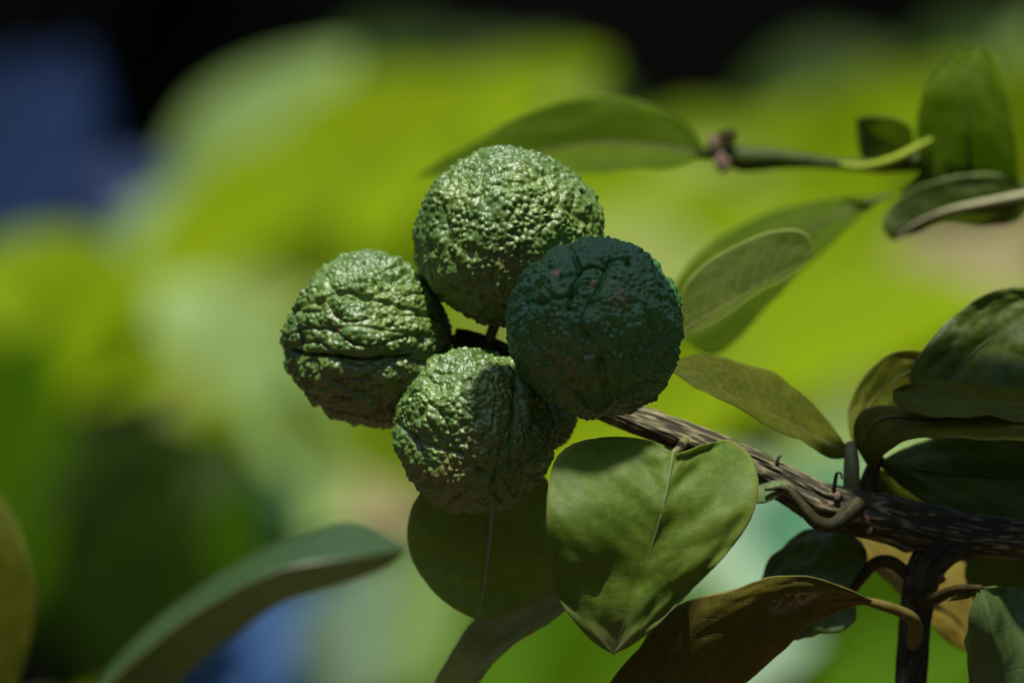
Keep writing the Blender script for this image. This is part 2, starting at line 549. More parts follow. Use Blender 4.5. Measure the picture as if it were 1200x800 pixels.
def fruit(label, c, r, d, seed, grooves=(), lumps=(), scars=(), tans=(), wart=0.00085, flat=0.0, big=0.0009, stalk=None, mat=None, name='citrus_fruit', fold=0.0009, folds=(2.6, 2.6, 4.2)):
    """c centre px, r radii px (x, y), d depth mm; grooves: (polyline px, depth mm, width mm); lumps: (px, py, height mm, width mm)"""
    ctr = P(c[0], c[1], d)
    s = K * (D0 + d / 1000) / D0
    rad = np.array([r[0] * s, (r[0] + r[1]) / 2 * s, r[1] * s])
    R = np.array(Matrix.Rotation(seed * 1.3, 3, Vector((0.3, 0.5, 0.8)).normalized()))
    v = WV @ R.T
    h = WH * (1 - flat) + flat * np.clip(WB * 1.25, 0, 1) * 0.8
    rm = rad.mean()
    low = fbm(v * 1.5 + seed * 5.1, 2)
    mid_ = 1 - np.abs(fbm(v * np.array(folds) + 0.35 * np.sin(v[:, [1, 2, 0]] * 5 + seed) + seed * 2.3, 1)) * 2.0
    med = perlin(v * 7.5 + seed)
    wartd = wart * (h - 0.5) * (0.75 + 0.5 * (perlin(v * 4 + seed * 9) + 0.5))
    disp = wartd + big * low + -fold * np.clip(mid_, -0.6, 1) ** 3 + 0.00075 * med
    for (poly, dep, wid) in grooves:
        g = np.array([surf_dir(x, y, c, r) for x, y in poly])
        g = resample(g, 30)
        dist = np.full(len(v), 9.0)
        cen = g.mean(axis=0)
        sel = np.nonzero(np.linalg.norm(v - cen, axis=1) < np.linalg.norm(g - cen, axis=1).max() + 0.35)[0]
        w = v[sel]
        best = np.full(len(sel), 9.0)
        for p0, p1 in zip(g[:-1], g[1:]):
            e = p1 - p0
            t = np.clip((w - p0) @ e / (e @ e + 1e-12), 0, 1)
            np.minimum(best, np.linalg.norm(w - p0 - t[:, None] * e, axis=1), out=best)
        dist[sel] = best
        dist = np.abs(dist * rm * 1000 + 0.25 * perlin(v * 6 + seed))
        near = np.exp(-(dist / (wid * 1.1)) ** 2)
        disp -= near * 0.75 * wartd                               # the warts fade out inside a crease
        disp -= dep / 1000 * (0.45 * np.exp(-(dist / (wid * 2.6)) ** 2) + 0.75 * np.exp(-(dist / (wid * 0.62)) ** 2))
    for (x, y, hh, wid) in lumps:
        q = surf_dir(x, y, c, r)
        dist = np.linalg.norm(v - q, axis=1) * rm * 1000
        disp += hh / 1000 * np.exp(-(dist / wid) ** 2)
    V = v * rad + v * disp[:, None]
    root = thing(name, label, 'fruit', Vector(ctr), 'warty green citrus fruits in one cluster')
    me = mesh_from('rind', V, WF)
    scar = np.zeros(len(v)); tan = np.zeros(len(v))
    for (x, y, wid) in scars:
        dist = np.linalg.norm(v - surf_dir(x, y, c, r), axis=1) * rm * 1000
        scar = np.maximum(scar, np.clip(1.6 - dist / wid, 0, 1))
    for (x, y, wid) in tans:
        dist = np.linalg.norm(v - surf_dir(x, y, c, r), axis=1) * rm * 1000
        tan = np.maximum(tan, np.clip(1.5 - dist / wid, 0, 1))
    fattr(me, 'scar', scar); fattr(me, 'tan', tan)
    me.materials.append(mat or M_RIND)
    o = bpy.data.objects.new('rind', me)
    COL.objects.link(o)
    o.parent = root
    if stalk:
        tube(root, stalk, 0.0016, M_STALK, 'stalk', n=14, seg=10)
    return root

# ================================================================== THE SETTING
def ground_material():
    g = N('leaf_litter_soil')
    tc = g.n('ShaderNodeTexCoord')
    n1 = g.noise(tc.outputs['Object'], 3.0, 6, 0.65)
    n2 = g.noise(tc.outputs['Object'], 38.0, 5, 0.7)
    c = g.mix(g.ramp(n1, (0.35, 0.65)), (0.07, 0.045, 0.022), (0.10, 0.075, 0.04))
    c = g.mix(g.ramp(n2, (0.5, 0.7)), c, (0.09, 0.08, 0.03))
    g.l(c, g.b.inputs['Base Color'])
    g.b.inputs['Roughness'].default_value = 0.95
    return g.m
gr = 40
gv, gf = [], []
for i in range(gr + 1):
    for j in range(gr + 1):
        x = (i / gr - 0.5); y = (j / gr - 0.5)
        X, Y = x * 60 * (0.2 + 1.6 * abs(x)), y * 60 * (0.2 + 1.6 * abs(y))
        gv.append((X, Y, -0.02 + 0.03 * math.sin(X * 2.1) * math.cos(Y * 1.7)))
for i in range(gr):
    for j in range(gr):
        gf.append((i * (gr + 1) + j, (i + 1) * (gr + 1) + j, (i + 1) * (gr + 1) + j + 1, i * (gr + 1) + j + 1))
go = link('ground', mesh_from('ground', gv, gf), ground_material())
go['kind'] = 'structure'

def simple_leaf_mat(name, c1, c2, trans, tfac, rough=0.5, spec=0.35):
    g = N(name)
    tc = g.n('ShaderNodeTexCoord')
    oi = g.n('ShaderNodeObjectInfo')
    nz = g.noise(tc.outputs['Object'], 9, 3)
    f = g.math('ADD', g.math('MULTIPLY', nz, 0.6), g.math('MULTIPLY', oi.outputs['Random'], 0.4))
    g.l(g.mix(f, c1, c2), g.b.inputs['Base Color'])
    g.b.inputs['Roughness'].default_value = rough
    g.b.inputs['Specular IOR Level'].default_value = spec
    tr = g.n('ShaderNodeBsdfTranslucent')
    tr.inputs[0].default_value = (*trans, 1)
    mx = g.n('ShaderNodeMixShader')
    mx.inputs[0].default_value = tfac
    g.l(g.b.outputs[0], mx.inputs[1]); g.l(tr.outputs[0], mx.inputs[2]); g.l(mx.outputs[0], g.out.inputs[0])
    return g.m

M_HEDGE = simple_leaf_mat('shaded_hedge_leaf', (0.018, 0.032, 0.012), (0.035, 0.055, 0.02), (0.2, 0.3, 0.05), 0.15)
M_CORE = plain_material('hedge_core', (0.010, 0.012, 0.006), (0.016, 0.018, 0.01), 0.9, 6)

def leaf_mass(name, label, cat, centers, count, size, mat, seed, core=True):
    """a mass of separate leaf faces scattered over lumpy volumes"""
    rg = random.Random(seed)
    V, F = [], []
    for k in range(count):
        (cx, cy, cz, rx, ry, rz) = rg.choice(centers)
        d = Vector((rg.gauss(0, 1), rg.gauss(0, 1), rg.gauss(0, 1))).normalized()
        q = rg.uniform(0.80, 1.05)
        c = Vector((cx + d.x * rx * q, cy + d.y * ry * q, cz + d.z * rz * q))
        if c.z < 0.03:
            continue
        ax = Vector((rg.gauss(0, 1), rg.gauss(0, 1), rg.gauss(-0.4, 0.6))).normalized()
        n_ = Vector((rg.gauss(0, .6), rg.gauss(-0.3, .6), rg.gauss(0.8, .5))).normalized()
        sd = ax.cross(n_).normalized()
        n_ = sd.cross(ax)
        L = size * rg.uniform(0.7, 1.25); w = L * 0.24
        b = len(V)
        V += [c - ax * L / 2, c - ax * L * .1 + sd * w + n_ * w * .25, c - ax * L * .1 - sd * w + n_ * w * .25, c + ax * L * .22 + sd * w * .8 + n_ * w * .15,
              c + ax * L * .22 - sd * w * .8 + n_ * w * .15, c + ax * L / 2 - n_ * w * .3, c - ax * L * .1, c + ax * L * .22]
        F += [(b, b + 6, b + 1), (b, b + 2, b + 6), (b + 6, b + 7, b + 3, b + 1), (b + 6, b + 2, b + 4, b + 7), (b + 7, b + 5, b + 3), (b + 7, b + 4, b + 5)]
    root = link(name, mesh_from(name, V, F, False), mat)
    root['kind'] = 'stuff'; root['label'] = label; root['category'] = cat
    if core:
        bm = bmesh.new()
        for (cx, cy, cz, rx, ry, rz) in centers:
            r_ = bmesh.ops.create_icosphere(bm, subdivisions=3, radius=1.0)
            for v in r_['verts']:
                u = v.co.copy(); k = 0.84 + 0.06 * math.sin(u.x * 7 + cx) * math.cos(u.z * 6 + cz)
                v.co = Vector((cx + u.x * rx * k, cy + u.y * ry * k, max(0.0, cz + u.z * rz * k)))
        me = bpy.data.meshes.new('backing_core'); bm.to_mesh(me); bm.free()
        c_ = link('backing_core', me, M_CORE); c_.parent = root; c_['kind'] = 'stuff'  # solid dark backing added to block the sky between the leaves
    return root

rg = random.Random(11)
hc = []
ring = [(-3.8 + i * 0.95, 6.6) for i in range(9)] + [(-3.8 + i * 0.95, -4.6) for i in range(9)]
ring += [(-3.9 + i * 0.6, 7.3) for i in range(14)]
ring += [(sx * 3.9, -3.6 + i * 0.95) for sx in (-1, 1) for i in range(11)]  # side rows and the row behind the lens added to cut low skylight
for (x, y) in ring:
    for z in (0.5, 1.35, 2.2, 3.0):
        hc.append((x + rg.uniform(-.2, .2), y + rg.uniform(-.12, .12), z + rg.uniform(-.1, .1), 0.76, 0.62, 0.66))
leaf_mass('shaded_hedge', 'dark hedge in deep shade far behind the fruit, plus unseen rows added to cut skylight', 'hedge', hc, 30000, 0.12, M_HEDGE, 4)
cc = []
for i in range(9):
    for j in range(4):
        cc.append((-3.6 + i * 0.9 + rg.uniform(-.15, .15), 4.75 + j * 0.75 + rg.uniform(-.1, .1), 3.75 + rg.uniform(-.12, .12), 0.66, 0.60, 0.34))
leaf_mass('shade_canopy', 'unseen dense canopy added over the hedge to keep it dark', 'canopy', cc, 12000, 0.13, M_HEDGE, 5)  # added out of view to throw the hedge into shade

# ================================================================== THE BACKGROUND SHRUBS (far out of focus)
def bg_leaf_mesh(name, wide, droop, fold):
    n, m = 15, 5
    V, F = [], []
    for i in range(n):
        v = i / (n - 1)
        w = wide * (math.sin(math.pi * min(1, v * 0.98 + 0.01) ** 0.85)) ** 0.8
        for j in range(-m, m + 1):
            s = j / m
            V.append((s * w, v - 0.5, -droop * (v - 0.4) ** 2 + fold * abs(s) * w + 0.012 * math.sin(7 * v + 2 * s)))
    k = 2 * m + 1
    for i in range(n - 1):
        for j in range(k - 1):
            F.append((i * k + j, i * k + j + 1, (i + 1) * k + j + 1, (i + 1) * k + j))
    return V, F
BG_SHAPES = [bg_leaf_mesh('a', 0.24, 0.25, 0.35), bg_leaf_mesh('b', 0.30, 0.15, 0.2)]
BGM = {
    'yel': simple_leaf_mat('sunlit_yellow_green_leaf', (0.15, 0.235, 0.0025), (0.20, 0.285, 0.003), (0.34, 0.45, 0.002), 0.35, 0.6, 0.03),
    'olv': simple_leaf_mat('olive_sunlit_leaf', (0.085, 0.145, 0.002), (0.12, 0.18, 0.003), (0.2, 0.3, 0.002), 0.35, 0.6, 0.03),
    'grn': simple_leaf_mat('vivid_green_leaf', (0.045, 0.115, 0.002), (0.065, 0.14, 0.003), (0.14, 0.30, 0.002), 0.35, 0.6, 0.03),
    'drk': simple_leaf_mat('deep_green_leaf', (0.012, 0.030, 0.001), (0.022, 0.045, 0.002), (0.05, 0.10, 0.0), 0.2, 0.6, 0.1),
    'lim': simple_leaf_mat('pale_lime_leaf', (0.20, 0.26, 0.05), (0.24, 0.29, 0.065), (0.35, 0.42, 0.08), 0.3, 0.6, 0.1),
    'pal': simple_leaf_mat('pale_green_leaf', (0.22, 0.35, 0.09), (0.27, 0.40, 0.12), (0.3, 0.42, 0.12), 0.3, 0.5, 0.3),
    'tea': simple_leaf_mat('teal_leaf', (0.08, 0.24, 0.12), (0.11, 0.29, 0.16), (0.1, 0.3, 0.16), 0.25, 0.5, 0.3),
    'ice': simple_leaf_mat('ice_green_leaf', (0.21, 0.34, 0.20), (0.27, 0.39, 0.24), (0.3, 0.42, 0.3), 0.2, 0.5, 0.3),
    'blu': simple_leaf_mat('sky_sheen_leaf', (0.022, 0.075, 0.20), (0.035, 0.10, 0.24), (0.1, 0.15, 0.35), 0.15, 0.5, 0.3),  # sky reflection put into the leaf colour, brighter here, darker in the next
    'nav': simple_leaf_mat('dark_sky_sheen_leaf', (0.010, 0.024, 0.075), (0.014, 0.032, 0.09), (0.02, 0.04, 0.1), 0.1, 0.5, 0.2),
    'bei': simple_leaf_mat('dry_beige_leaf', (0.24, 0.20, 0.085), (0.28, 0.24, 0.12), (0.35, 0.3, 0.12), 0.25, 0.6, 0.2),
}
_bgmesh = {}
def bg_leaf(parent, px, py, dep, lpx, ang, kind, shape=0, face=0.55, roll=0.0):
    """dep metres from the lens; lpx its length in photo px; ang its direction in degrees; face how far it turns to the lens"""
    dep = D0 + 3.3 + (400 - py) / 400 * 0.5 + (dep - 2.3) * 0.5
    key = (kind, shape)
    if key not in _bgmesh:
        me = mesh_from('leaf', *BG_SHAPES[shape]); me.materials.append(BGM[kind]); _bgmesh[key] = me
    o = bpy.data.objects.new('leaf', _bgmesh[key])
    COL.objects.link(o)
    c = Vector(P(px, py, (dep - D0) * 1000))
    Lm = lpx * K * dep / D0
    a = math.radians(ang)
    y = Vector((math.cos(a), -0.15, math.sin(a))).normalized()
    z = Vector((math.sin(roll), -face, 1 - face)).normalized()
    if abs(y.dot(z)) > 0.9:
        z = Vector((0, -1, 0))
    x = y.cross(z).normalized(); z = x.cross(y)
    mat = Matrix((x, y, z)).transposed().to_4x4()
    mat = Matrix.Translation(c - parent.location) @ mat @ Matrix.Diagonal((Lm, Lm, Lm, 1))
    o.parent = parent
    o.matrix_local = mat
    return o

def shrub(name, label, base, tips, specs, cat='shrub'):
    root = thing(name, label, cat, Vector(base))
    for t in tips:
        A = np.array([base, (np.array(base) * 0.5 + np.array(t) * 0.5) + np.array([0.03, 0.05, 0.0]), t])
        Cc = resample(A, 16) - np.array(base)
        tube(root, Cc, np.linspace(0.009, 0.0025, 16), M_DARKBARK, 'stem', local=True, seg=7)
    for s in specs:
        bg_leaf(root, *s)
    return root

def W3(px, py, dep):
    dep = D0 + 3.36 + (400 - py) / 400 * 0.5 + (dep - 2.3) * 0.5
    return tuple(P(px, py, (dep - D0) * 1000))

# (px, py, depth m, length px, angle, colour, shape, face)
YEL = [
    (450, 200, 2.3, 430, 28, 'yel', 1, .55), (340, 265, 2.2, 400, 18, 'yel', 1, .55), (600, 140, 2.4, 260, 35, 'yel', 1, .6),
    (700, 270, 2.3, 460, 5, 'yel', 1, .6), (820, 330, 2.2, 420, -20, 'yel', 1, .55), (990, 395, 2.0, 420, 15, 'yel', 1, .42), (960, 330, 2.1, 300, -10, 'yel', 1, .42),
    (930, 460, 2.3, 420, 70, 'yel', 1, .6), (1060, 160, 2.2, 230, 50, 'yel', 1, .6), (980, 200, 2.3, 330, 10, 'yel', 1, .6),
    (1190, 200, 2.2, 300, 80, 'yel', 1, .55), (720, 500, 2.2, 380, 20, 'yel', 1, .6), (860, 500, 2.6, 260, -30, 'yel', 1, .5),
    (90, 360, 2.0, 300, -20, 'yel', 1, .6), (40, 420, 2.1, 330, 40, 'yel', 1, .55), (130, 430, 2.1, 220, 5, 'yel', 1, .5),
    (560, 330, 2.4, 380, 0, 'yel', 1, .55), (1150, 380, 2.4, 300, 20, 'yel', 0, .6),
    (10, 500, 2.2, 260, 70, 'grn', 1, .5), (262, 525, 1.9, 130, -70, 'yel', 1, .5), (560, 80, 2.6, 170, 10, 'drk', 1, .4), (440, 75, 2.6, 200, 25, 'drk', 0, .5), (660, 100, 2.5, 200, -20, 'drk', 0, .5), (960, 100, 2.5, 220, 20, 'drk', 1, .5), (330, 110, 2.5, 160, 40, 'drk', 0, .5), (1130, 60, 2.5, 200, 30, 'drk', 0, .5),
]
GRN = [
    (650, 740, 2.2, 400, 10, 'grn', 1, .6), (740, 770, 2.1, 300, 40, 'grn', 1, .6), (1010, 740, 2.1, 260, 75, 'grn', 1, .6),
    (1060, 790, 2.0, 240, 10, 'grn', 1, .55), (200, 660, 2.0, 260, 60, 'grn', 1, .4), (250, 610, 2.1, 240, 80, 'grn', 1, .45),
    (30, 600, 2.1, 260, 70, 'grn', 1, .4), (80, 640, 2.2, 260, 85, 'grn', 1, .35), (590, 780, 2.3, 200, -10, 'grn', 1, .55),
    (820, 620, 2.4, 200, 30, 'grn', 0, .5), (1120, 770, 2.2, 220, 60, 'grn', 1, .4),
]
PAL = [
    (300, 180, 2.6, 330, 50, 'pal', 1, .5), (200, 290, 2.6, 260, 30, 'pal', 1, .5), (390, 110, 2.7, 230, 20, 'pal', 1, .35),
    (255, 395, 2.05, 190, -40, 'pal', 1, .6), (300, 440, 2.0, 210, -75, 'pal', 0, .6), (345, 490, 2.1, 230, -60, 'pal', 1, .6), (300, 360, 2.1, 150, 10, 'lim', 1, .6), (235, 455, 2.1, 130, 30, 'lim', 1, .6), (870, 250, 2.15, 240, -30, 'lim', 1, .55),
    (1010, 560, 2.0, 260, 20, 'pal', 1, .6), (475, 720, 2.0, 240, 60, 'pal', 1, .6), (1190, 90, 2.5, 150, 70, 'pal', 0, .4),
    (240, 350, 2.7, 260, 70, 'pal', 1, .5),
]
ICE = [
    (870, 640, 2.0, 330, -20, 'ice', 1, .6), (950, 610, 1.9, 200, 40, 'tea', 1, .6), (865, 770, 1.9, 190, 20, 'ice', 1, .6),
    (410, 745, 2.0, 200, 70, 'ice', 1, .6), (310, 590, 2.5, 200, 70, 'tea', 1, .5), (540, 770, 2.5, 150, 40, 'tea', 0, .5),
    (960, 700, 2.6, 220, 30, 'tea', 1, .35), (350, 620, 2.6, 160, 30, 'pal', 1, .5),
]
BLU = [
    (330, 760, 2.4, 240, 15, 'blu', 1, .6), (270, 790, 2.4, 220, 30, 'blu', 1, .55), (370, 720, 2.5, 150, 40, 'blu', 1, .5),
    (70, 165, 2.5, 230, 80, 'nav', 1, .5), (20, 220, 2.5, 300, 60, 'nav', 1, .5), (120, 240, 2.6, 200, 30, 'nav', 1, .5),
    (0, 150, 2.6, 200, 70, 'nav', 1, .4),
]
BEI = [
    (400, 545, 2.55, 190, 35, 'bei', 1, .55), (440, 600, 2.6, 170, -10, 'bei', 1, .5), (1115, 315, 1.9, 200, 10, 'bei', 1, .6), (1170, 300, 1.95, 180, 40, 'bei', 1, .6),
]
DRK = [  # deep green leaf colour, darker than the shrubs around
    (170, 560, 1.75, 250, 10, 'drk', 1, .7), (150, 620, 1.8, 260, 60, 'drk', 1, .75), (120, 700, 1.85, 240, 80, 'drk', 1, .7), (200, 700, 1.85, 200, 75, 'drk', 1, .7),
]
def mottle(n, seed):
    r_ = random.Random(seed); out = []
    while len(out) < n:
        x, y = r_.uniform(250, 1220), r_.uniform(120, 540)
        if y < 300 and x < 800 - 1.4 * (y - 60):
            if x < 620 - 1.3 * (y - 60):
                continue
        out.append((x, y, r_.uniform(2.05, 2.3), r_.uniform(110, 230), r_.uniform(-40, 70), r_.choice(['olv', 'olv', 'yel', 'yel', 'lim']), 1, r_.uniform(.4, .75)))
    return out
def outside(kinds, n, seed, dep=(2.0, 2.7)):
    """leaves of the same shrubs carried on past the frame"""
    r_ = random.Random(seed); out = []
    while len(out) < n:
        x, y = r_.uniform(-1500, 2700), r_.uniform(40, 1300)
        if (-140 < x < 1340 and y < 940) or (y < 340 and -380 < x < 1580):
            continue
        out.append((x, y, r_.uniform(*dep), r_.uniform(220, 420), r_.uniform(-30, 80), r_.choice(kinds), 1, r_.uniform(.35, .6)))
    return out
shrub('sunlit_shrub', 'broad-leaved shrub glowing yellow-green in the sun, blurred behind the fruit', (0.45, 3.5, 0.0),
      [W3(470, 190, 2.34), W3(820, 330, 2.24), W3(1060, 180, 2.24), W3(60, 400, 2.12), W3(720, 480, 2.24)], YEL + mottle(46, 8) + outside(['yel', 'olv', 'yel', 'grn'], 110, 1))
shrub('vivid_green_shrub', 'low vivid green shrub, blurred below the branch', (0.1, 3.1, 0.0),
      [W3(680, 760, 2.22), W3(1030, 760, 2.12), W3(180, 650, 2.1)], GRN + outside(['grn', 'yel'], 50, 2))
shrub('pale_green_shrub', 'pale grey-green leaves, blurred between the yellow-green ones', (-0.6, 3.6, 0.0),
      [W3(300, 250, 2.7), W3(320, 470, 2.72), W3(470, 720, 2.55), W3(1010, 560, 2.65), W3(880, 250, 2.1)], PAL + outside(['pal'], 30, 3, (2.5, 2.8)))
shrub('ice_green_shrub', 'icy teal-green leaves, blurred under the branch', (0.6, 3.6, 0.0),
      [W3(880, 680, 2.56), W3(410, 745, 2.56), W3(310, 590, 2.56)], ICE + outside(['ice', 'tea'], 10, 4, (2.5, 2.8)))
shrub('sky_sheen_shrub', 'dark leaves with a blue sky sheen put into their colour, blurred in the shadow beside the yellow-green shrub', (-1.0, 3.6, 0.0),
      [W3(60, 180, 2.62), W3(310, 770, 2.52)], BLU + outside(['nav', 'blu'], 10, 5, (2.5, 2.8)))
shrub('dry_leaved_shrub', 'dry beige leaves, blurred among the green ones', (-0.1, 3.6, 0.0),
      [W3(410, 570, 2.6), W3(1130, 305, 2.58)], BEI)
shrub('dark_green_shrub', 'dark green shrub, blurred at the foot of the yellow-green leaves', (-0.7, 3.0, 0.0),
      [W3(160, 640, 1.88)], DRK)

# ================================================================== THE FRUIT-BEARING BRANCH
ground_pt = (P(1068, 800, 4)[0] + 0.02, 0.03, 0.0)
B = thing('citrus_branch', 'citrus branch with ridged bark and broad leaves, carrying the fruit cluster', 'branch', Vector(ground_pt))
# woody parts
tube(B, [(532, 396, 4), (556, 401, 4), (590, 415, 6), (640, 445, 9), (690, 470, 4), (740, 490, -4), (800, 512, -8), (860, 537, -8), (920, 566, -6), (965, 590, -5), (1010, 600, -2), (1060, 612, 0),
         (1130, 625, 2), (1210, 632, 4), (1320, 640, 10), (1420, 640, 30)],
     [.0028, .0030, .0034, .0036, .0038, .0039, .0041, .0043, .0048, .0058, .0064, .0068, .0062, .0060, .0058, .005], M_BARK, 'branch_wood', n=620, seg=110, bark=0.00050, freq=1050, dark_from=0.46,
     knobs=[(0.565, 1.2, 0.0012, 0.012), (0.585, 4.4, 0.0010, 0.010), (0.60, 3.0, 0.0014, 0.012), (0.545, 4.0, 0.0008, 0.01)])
tube(B, [(1140, 628, 2), (1105, 640, 1), (1083, 668, 2), (1074, 710, 4), (1070, 760, 5), (1066, 830, 6), (1064, 960, 8), (1080, 1400, 14), (1095, 2500, 20), (1100, 4700, 24), (1105, 6640, 26)],
     [.0050, .0056, .0052, .0046, .0044, .0044, .0046, .0055, .008, .011, .014], M_DARKBARK, 'stem', n=700, seg=64, bark=0.00022, freq=1300)
# stalk stubs, cut scars and thorns
tube(B, [(1000, 588, -3), (998, 560, -4), (998, 540, -3), (997, 520, 0)], [.0028, .0024, .0022, .0016], M_STALK, 'stalk_stub', n=24, seg=16)
tube(B, [(1018, 592, 0), (1018, 570, 0), (1022, 552, 2), (1030, 535, 4)], [.0034, .0028, .0022, .0018], M_BROWNSTALK, 'stalk_stub', n=24, seg=16)
tube(B, [(896, 573, -16), (922, 572, -16), (940, 592, -17), (956, 610, -17), (975, 614, -16), (990, 604, -13), (1003, 590, -9)], [.0004, .0011, .0018, .0021, .0023, .0026, .0032], M_CURL, 'curled_stalk', n=60, seg=24, bark=0.00034, freq=620)

def disc(parent, px, py, d, rx, ry, mat, name, seed, tilt=0.0):
    """a small raised scar with a domed, uneven face turned to the open air"""
    V, F = [(0, -0.00015, 0)], []
    n = 14; rg_ = random.Random(seed)
    k0 = [1 + rg_.uniform(-.15, .15) for _ in range(n)]
    for ring, (q, y) in enumerate(((.7, -0.00022), (1.0, -0.00005), (1.12, 0.0016))):
        for i in range(n):
            a = 2 * math.pi * i / n
            x, z = rx * q * k0[i] * math.cos(a), ry * q * k0[i] * math.sin(a)
            V.append((x * math.cos(tilt) - z * math.sin(tilt), y, x * math.sin(tilt) + z * math.cos(tilt)))
    for i in range(n):
        F.append((0, 1 + (i + 1) % n, 1 + i))
        for r in range(2):
            F.append((1 + r * n + i, 1 + r * n + (i + 1) % n, 1 + (r + 1) * n + (i + 1) % n, 1 + (r + 1) * n + i))
    me = mesh_from(name, V, F); me.materials.append(mat)
    o = bpy.data.objects.new(name, me); COL.objects.link(o)
    o.parent = parent; o.location = Vector(P(px, py, d)) - parent.location
    return o
disc(B, 1001, 594, -12.2, .0011, .0016, M_CUT, 'cut_scar', 1, 0.3)
disc(B, 1014, 609, -9.0, .0013, .0014, M_RUST, 'cut_scar', 2, 0.1)
disc(B, 981, 581, -11.5, .0010, .0012, M_CUT, 'cut_scar', 3, -0.2)
disc(B, 973, 591, -11.3, .0008, .0009, M_CUT, 'cut_scar', 4, 0.5)
disc(B, 1019, 621, -8.0, .0009, .0009, M_CUT, 'cut_scar', 5, 0.5)
disc(B, 966, 596, -11.2, .0011, .0008, M_RUST, 'cut_scar', 6, 0.5)
disc(B, 1103, 678, -3.0, .0012, .0014, M_RUST, 'cut_scar', 7, 0.5)
for hook in ([(908, 553, -10), (910, 543, -11), (913, 536, -11), (917, 534, -11)], [(977, 575, -10), (979, 562, -11), (981, 554, -12), (985, 554, -12), (987, 561, -12)],
             [(1030, 575, -5), (1029, 568, -6), (1032, 566, -6)]):
    tube(B, hook, list(np.linspace(0.0007, 0.00025, len(hook))), M_THORN, 'thorn', n=14, seg=8)

# ---- leaves of this branch: midrib, left edge, right edge, each base to tip
leaf(B, [(789, 531, -63), (778, 590, -69), (764, 640, -68), (748, 682, -67), (732, 728, -67), (719, 766, -65)],
     [(789, 530, -63), (764, 519, -57), (715, 513, -51), (675, 519, -55), (650, 540, -63), (641, 585, -69), (642, 635, -69), (650, 692, -68), (674, 728, -67), (697, 752, -66), (719, 766, -65)],
     [(789, 530, -63), (802, 530, -64), (824, 522, -57), (852, 516, -48), (877, 530, -52), (889, 568, -62), (880, 610, -68), (852, 648, -69), (812, 690, -68), (768, 733, -67), (740, 755, -66), (719, 766, -65)],
     L_FRONT, M_RIBGREEN, 0.0005, camber=0.10, ripple=0.0022, seed=1, n=70, m=20, lumps=[(692, 612, -69, 2.4, 9.5), (700, 672, -69, -1.4, 7), (730, 540, -61, 1.5, 8)], label='broad heart-shaped leaf hanging in front of the branch')
tube(B, [(803, 516, -10), (797, 524, -30), (794, 527, -54), (789, 531, -62)], [.0015, .0012, .0011, .0008], M_STALK, 'stalk', n=16, seg=10)
leaf(B, [(582, 545, 8), (577, 590, 4), (573, 640, 2), (567, 690, 0), (560, 727, -2)],
     [(582, 545, 8), (520, 555, 8), (487, 585, 6), (477, 622, 4), (486, 662, 2), (512, 698, 0), (540, 717, -1), (560, 727, -2)],
     [(582, 545, 8), (630, 550, 10), (655, 590, 10), (664, 640, 8), (650, 690, 6), (605, 716, 2), (560, 727, -2)],
     L_BACK, M_RIBPALE, 0.0009, camber=0.04, ripple=0.0012, seed=2, label='rounded leaf hanging below the lowest fruit')
tube(B, [(612, 428, 10), (605, 470, 16), (592, 515, 14), (582, 548, 8)], [.0016, .0013, .0011, .0008], M_STALK, 'stalk', n=20, seg=10)
leaf(B, [(690, 672, 16), (650, 708, 14), (610, 739, 12), (575, 768, 10), (545, 798, 8), (515, 835, 6), (480, 890, 2)],
     [(690, 672, 16), (640, 695, 24), (590, 715, 26), (553, 730, 24), (532, 760, 22), (512, 795, 18), (495, 830, 12), (480, 890, 2)],
     [(690, 672, 16), (675, 705, 8), (640, 735, 4), (600, 760, 2), (562, 795, 2), (530, 835, 2), (480, 890, 2)],
     L_GREY, M_RIB, 0.0005, camber=0.05, ripple=0.001, seed=3, label='greyish folded leaf with a pale midrib under the other two')
tube(B, [(790, 512, -2), (765, 560, 16), (730, 620, 20), (690, 672, 16)], [.0015, .0013, .0011, .0008], M_STALK, 'stalk', n=20, seg=10)
leaf(B, [(1035, 709, -18), (985, 694, -20), (920, 700, -26), (855, 735, -32), (790, 785, -36), (730, 840, -38), (660, 910, -38)],
     [(1035, 709, -18), (990, 687, -22), (950, 676, -26), (905, 676, -30), (860, 692, -34), (805, 706, -36), (770, 728, -38), (748, 762, -40), (715, 805, -40), (660, 910, -38)],
     [(1035, 709, -18), (1000, 711, -16), (965, 722, -14), (930, 746, -14), (900, 776, -16), (868, 803, -18), (820, 850, -22), (750, 900, -30), (660, 910, -38)],
     L_BROWN, None, 0.0005, camber=0.14, ripple=0.0014, seed=4, n=60, m=18, label='brownish dull leaf with a pale scaly patch')
tube(B, [(1000, 700, -18), (1030, 708, -18), (1052, 715, -17), (1068, 724, -15), (1073, 738, -9), (1071, 750, -4), (1070, 756, 0)], [.0008, .0015, .0016, .0018, .0021, .0020, .0016], M_OLIVESTALK, 'curled_stalk', n=40, seg=16)
leaf(B, [(1000, 692, 4), (985, 675, 6), (960, 668, 10), (930, 680, 14), (895, 700, 18), (860, 735, 22)],
     [(1000, 692, 4), (1012, 660, 2), (1006, 632, 6), (975, 618, 14), (945, 625, 20), (915, 655, 22), (890, 688, 24), (860, 735, 22)],
     [(1000, 692, 4), (1000, 722, -2), (975, 736, -4), (945, 742, 0), (915, 752, 8), (885, 745, 16), (860, 735, 22)],
     L_GLOSS, None, 0.0005, camber=0.10, ripple=0.0035, seed=5, label='twisted glossy leaf behind the brownish one')
tube(B, [(998, 694, 4), (1010, 676, 2), (1025, 660, 0), (1043, 658, 0), (1058, 668, 1), (1068, 680, 2)], [.0011, .0016, .0018, .0019, .0019, .0016], M_BROWNSTALK, 'curled_stalk', n=32, seg=14)
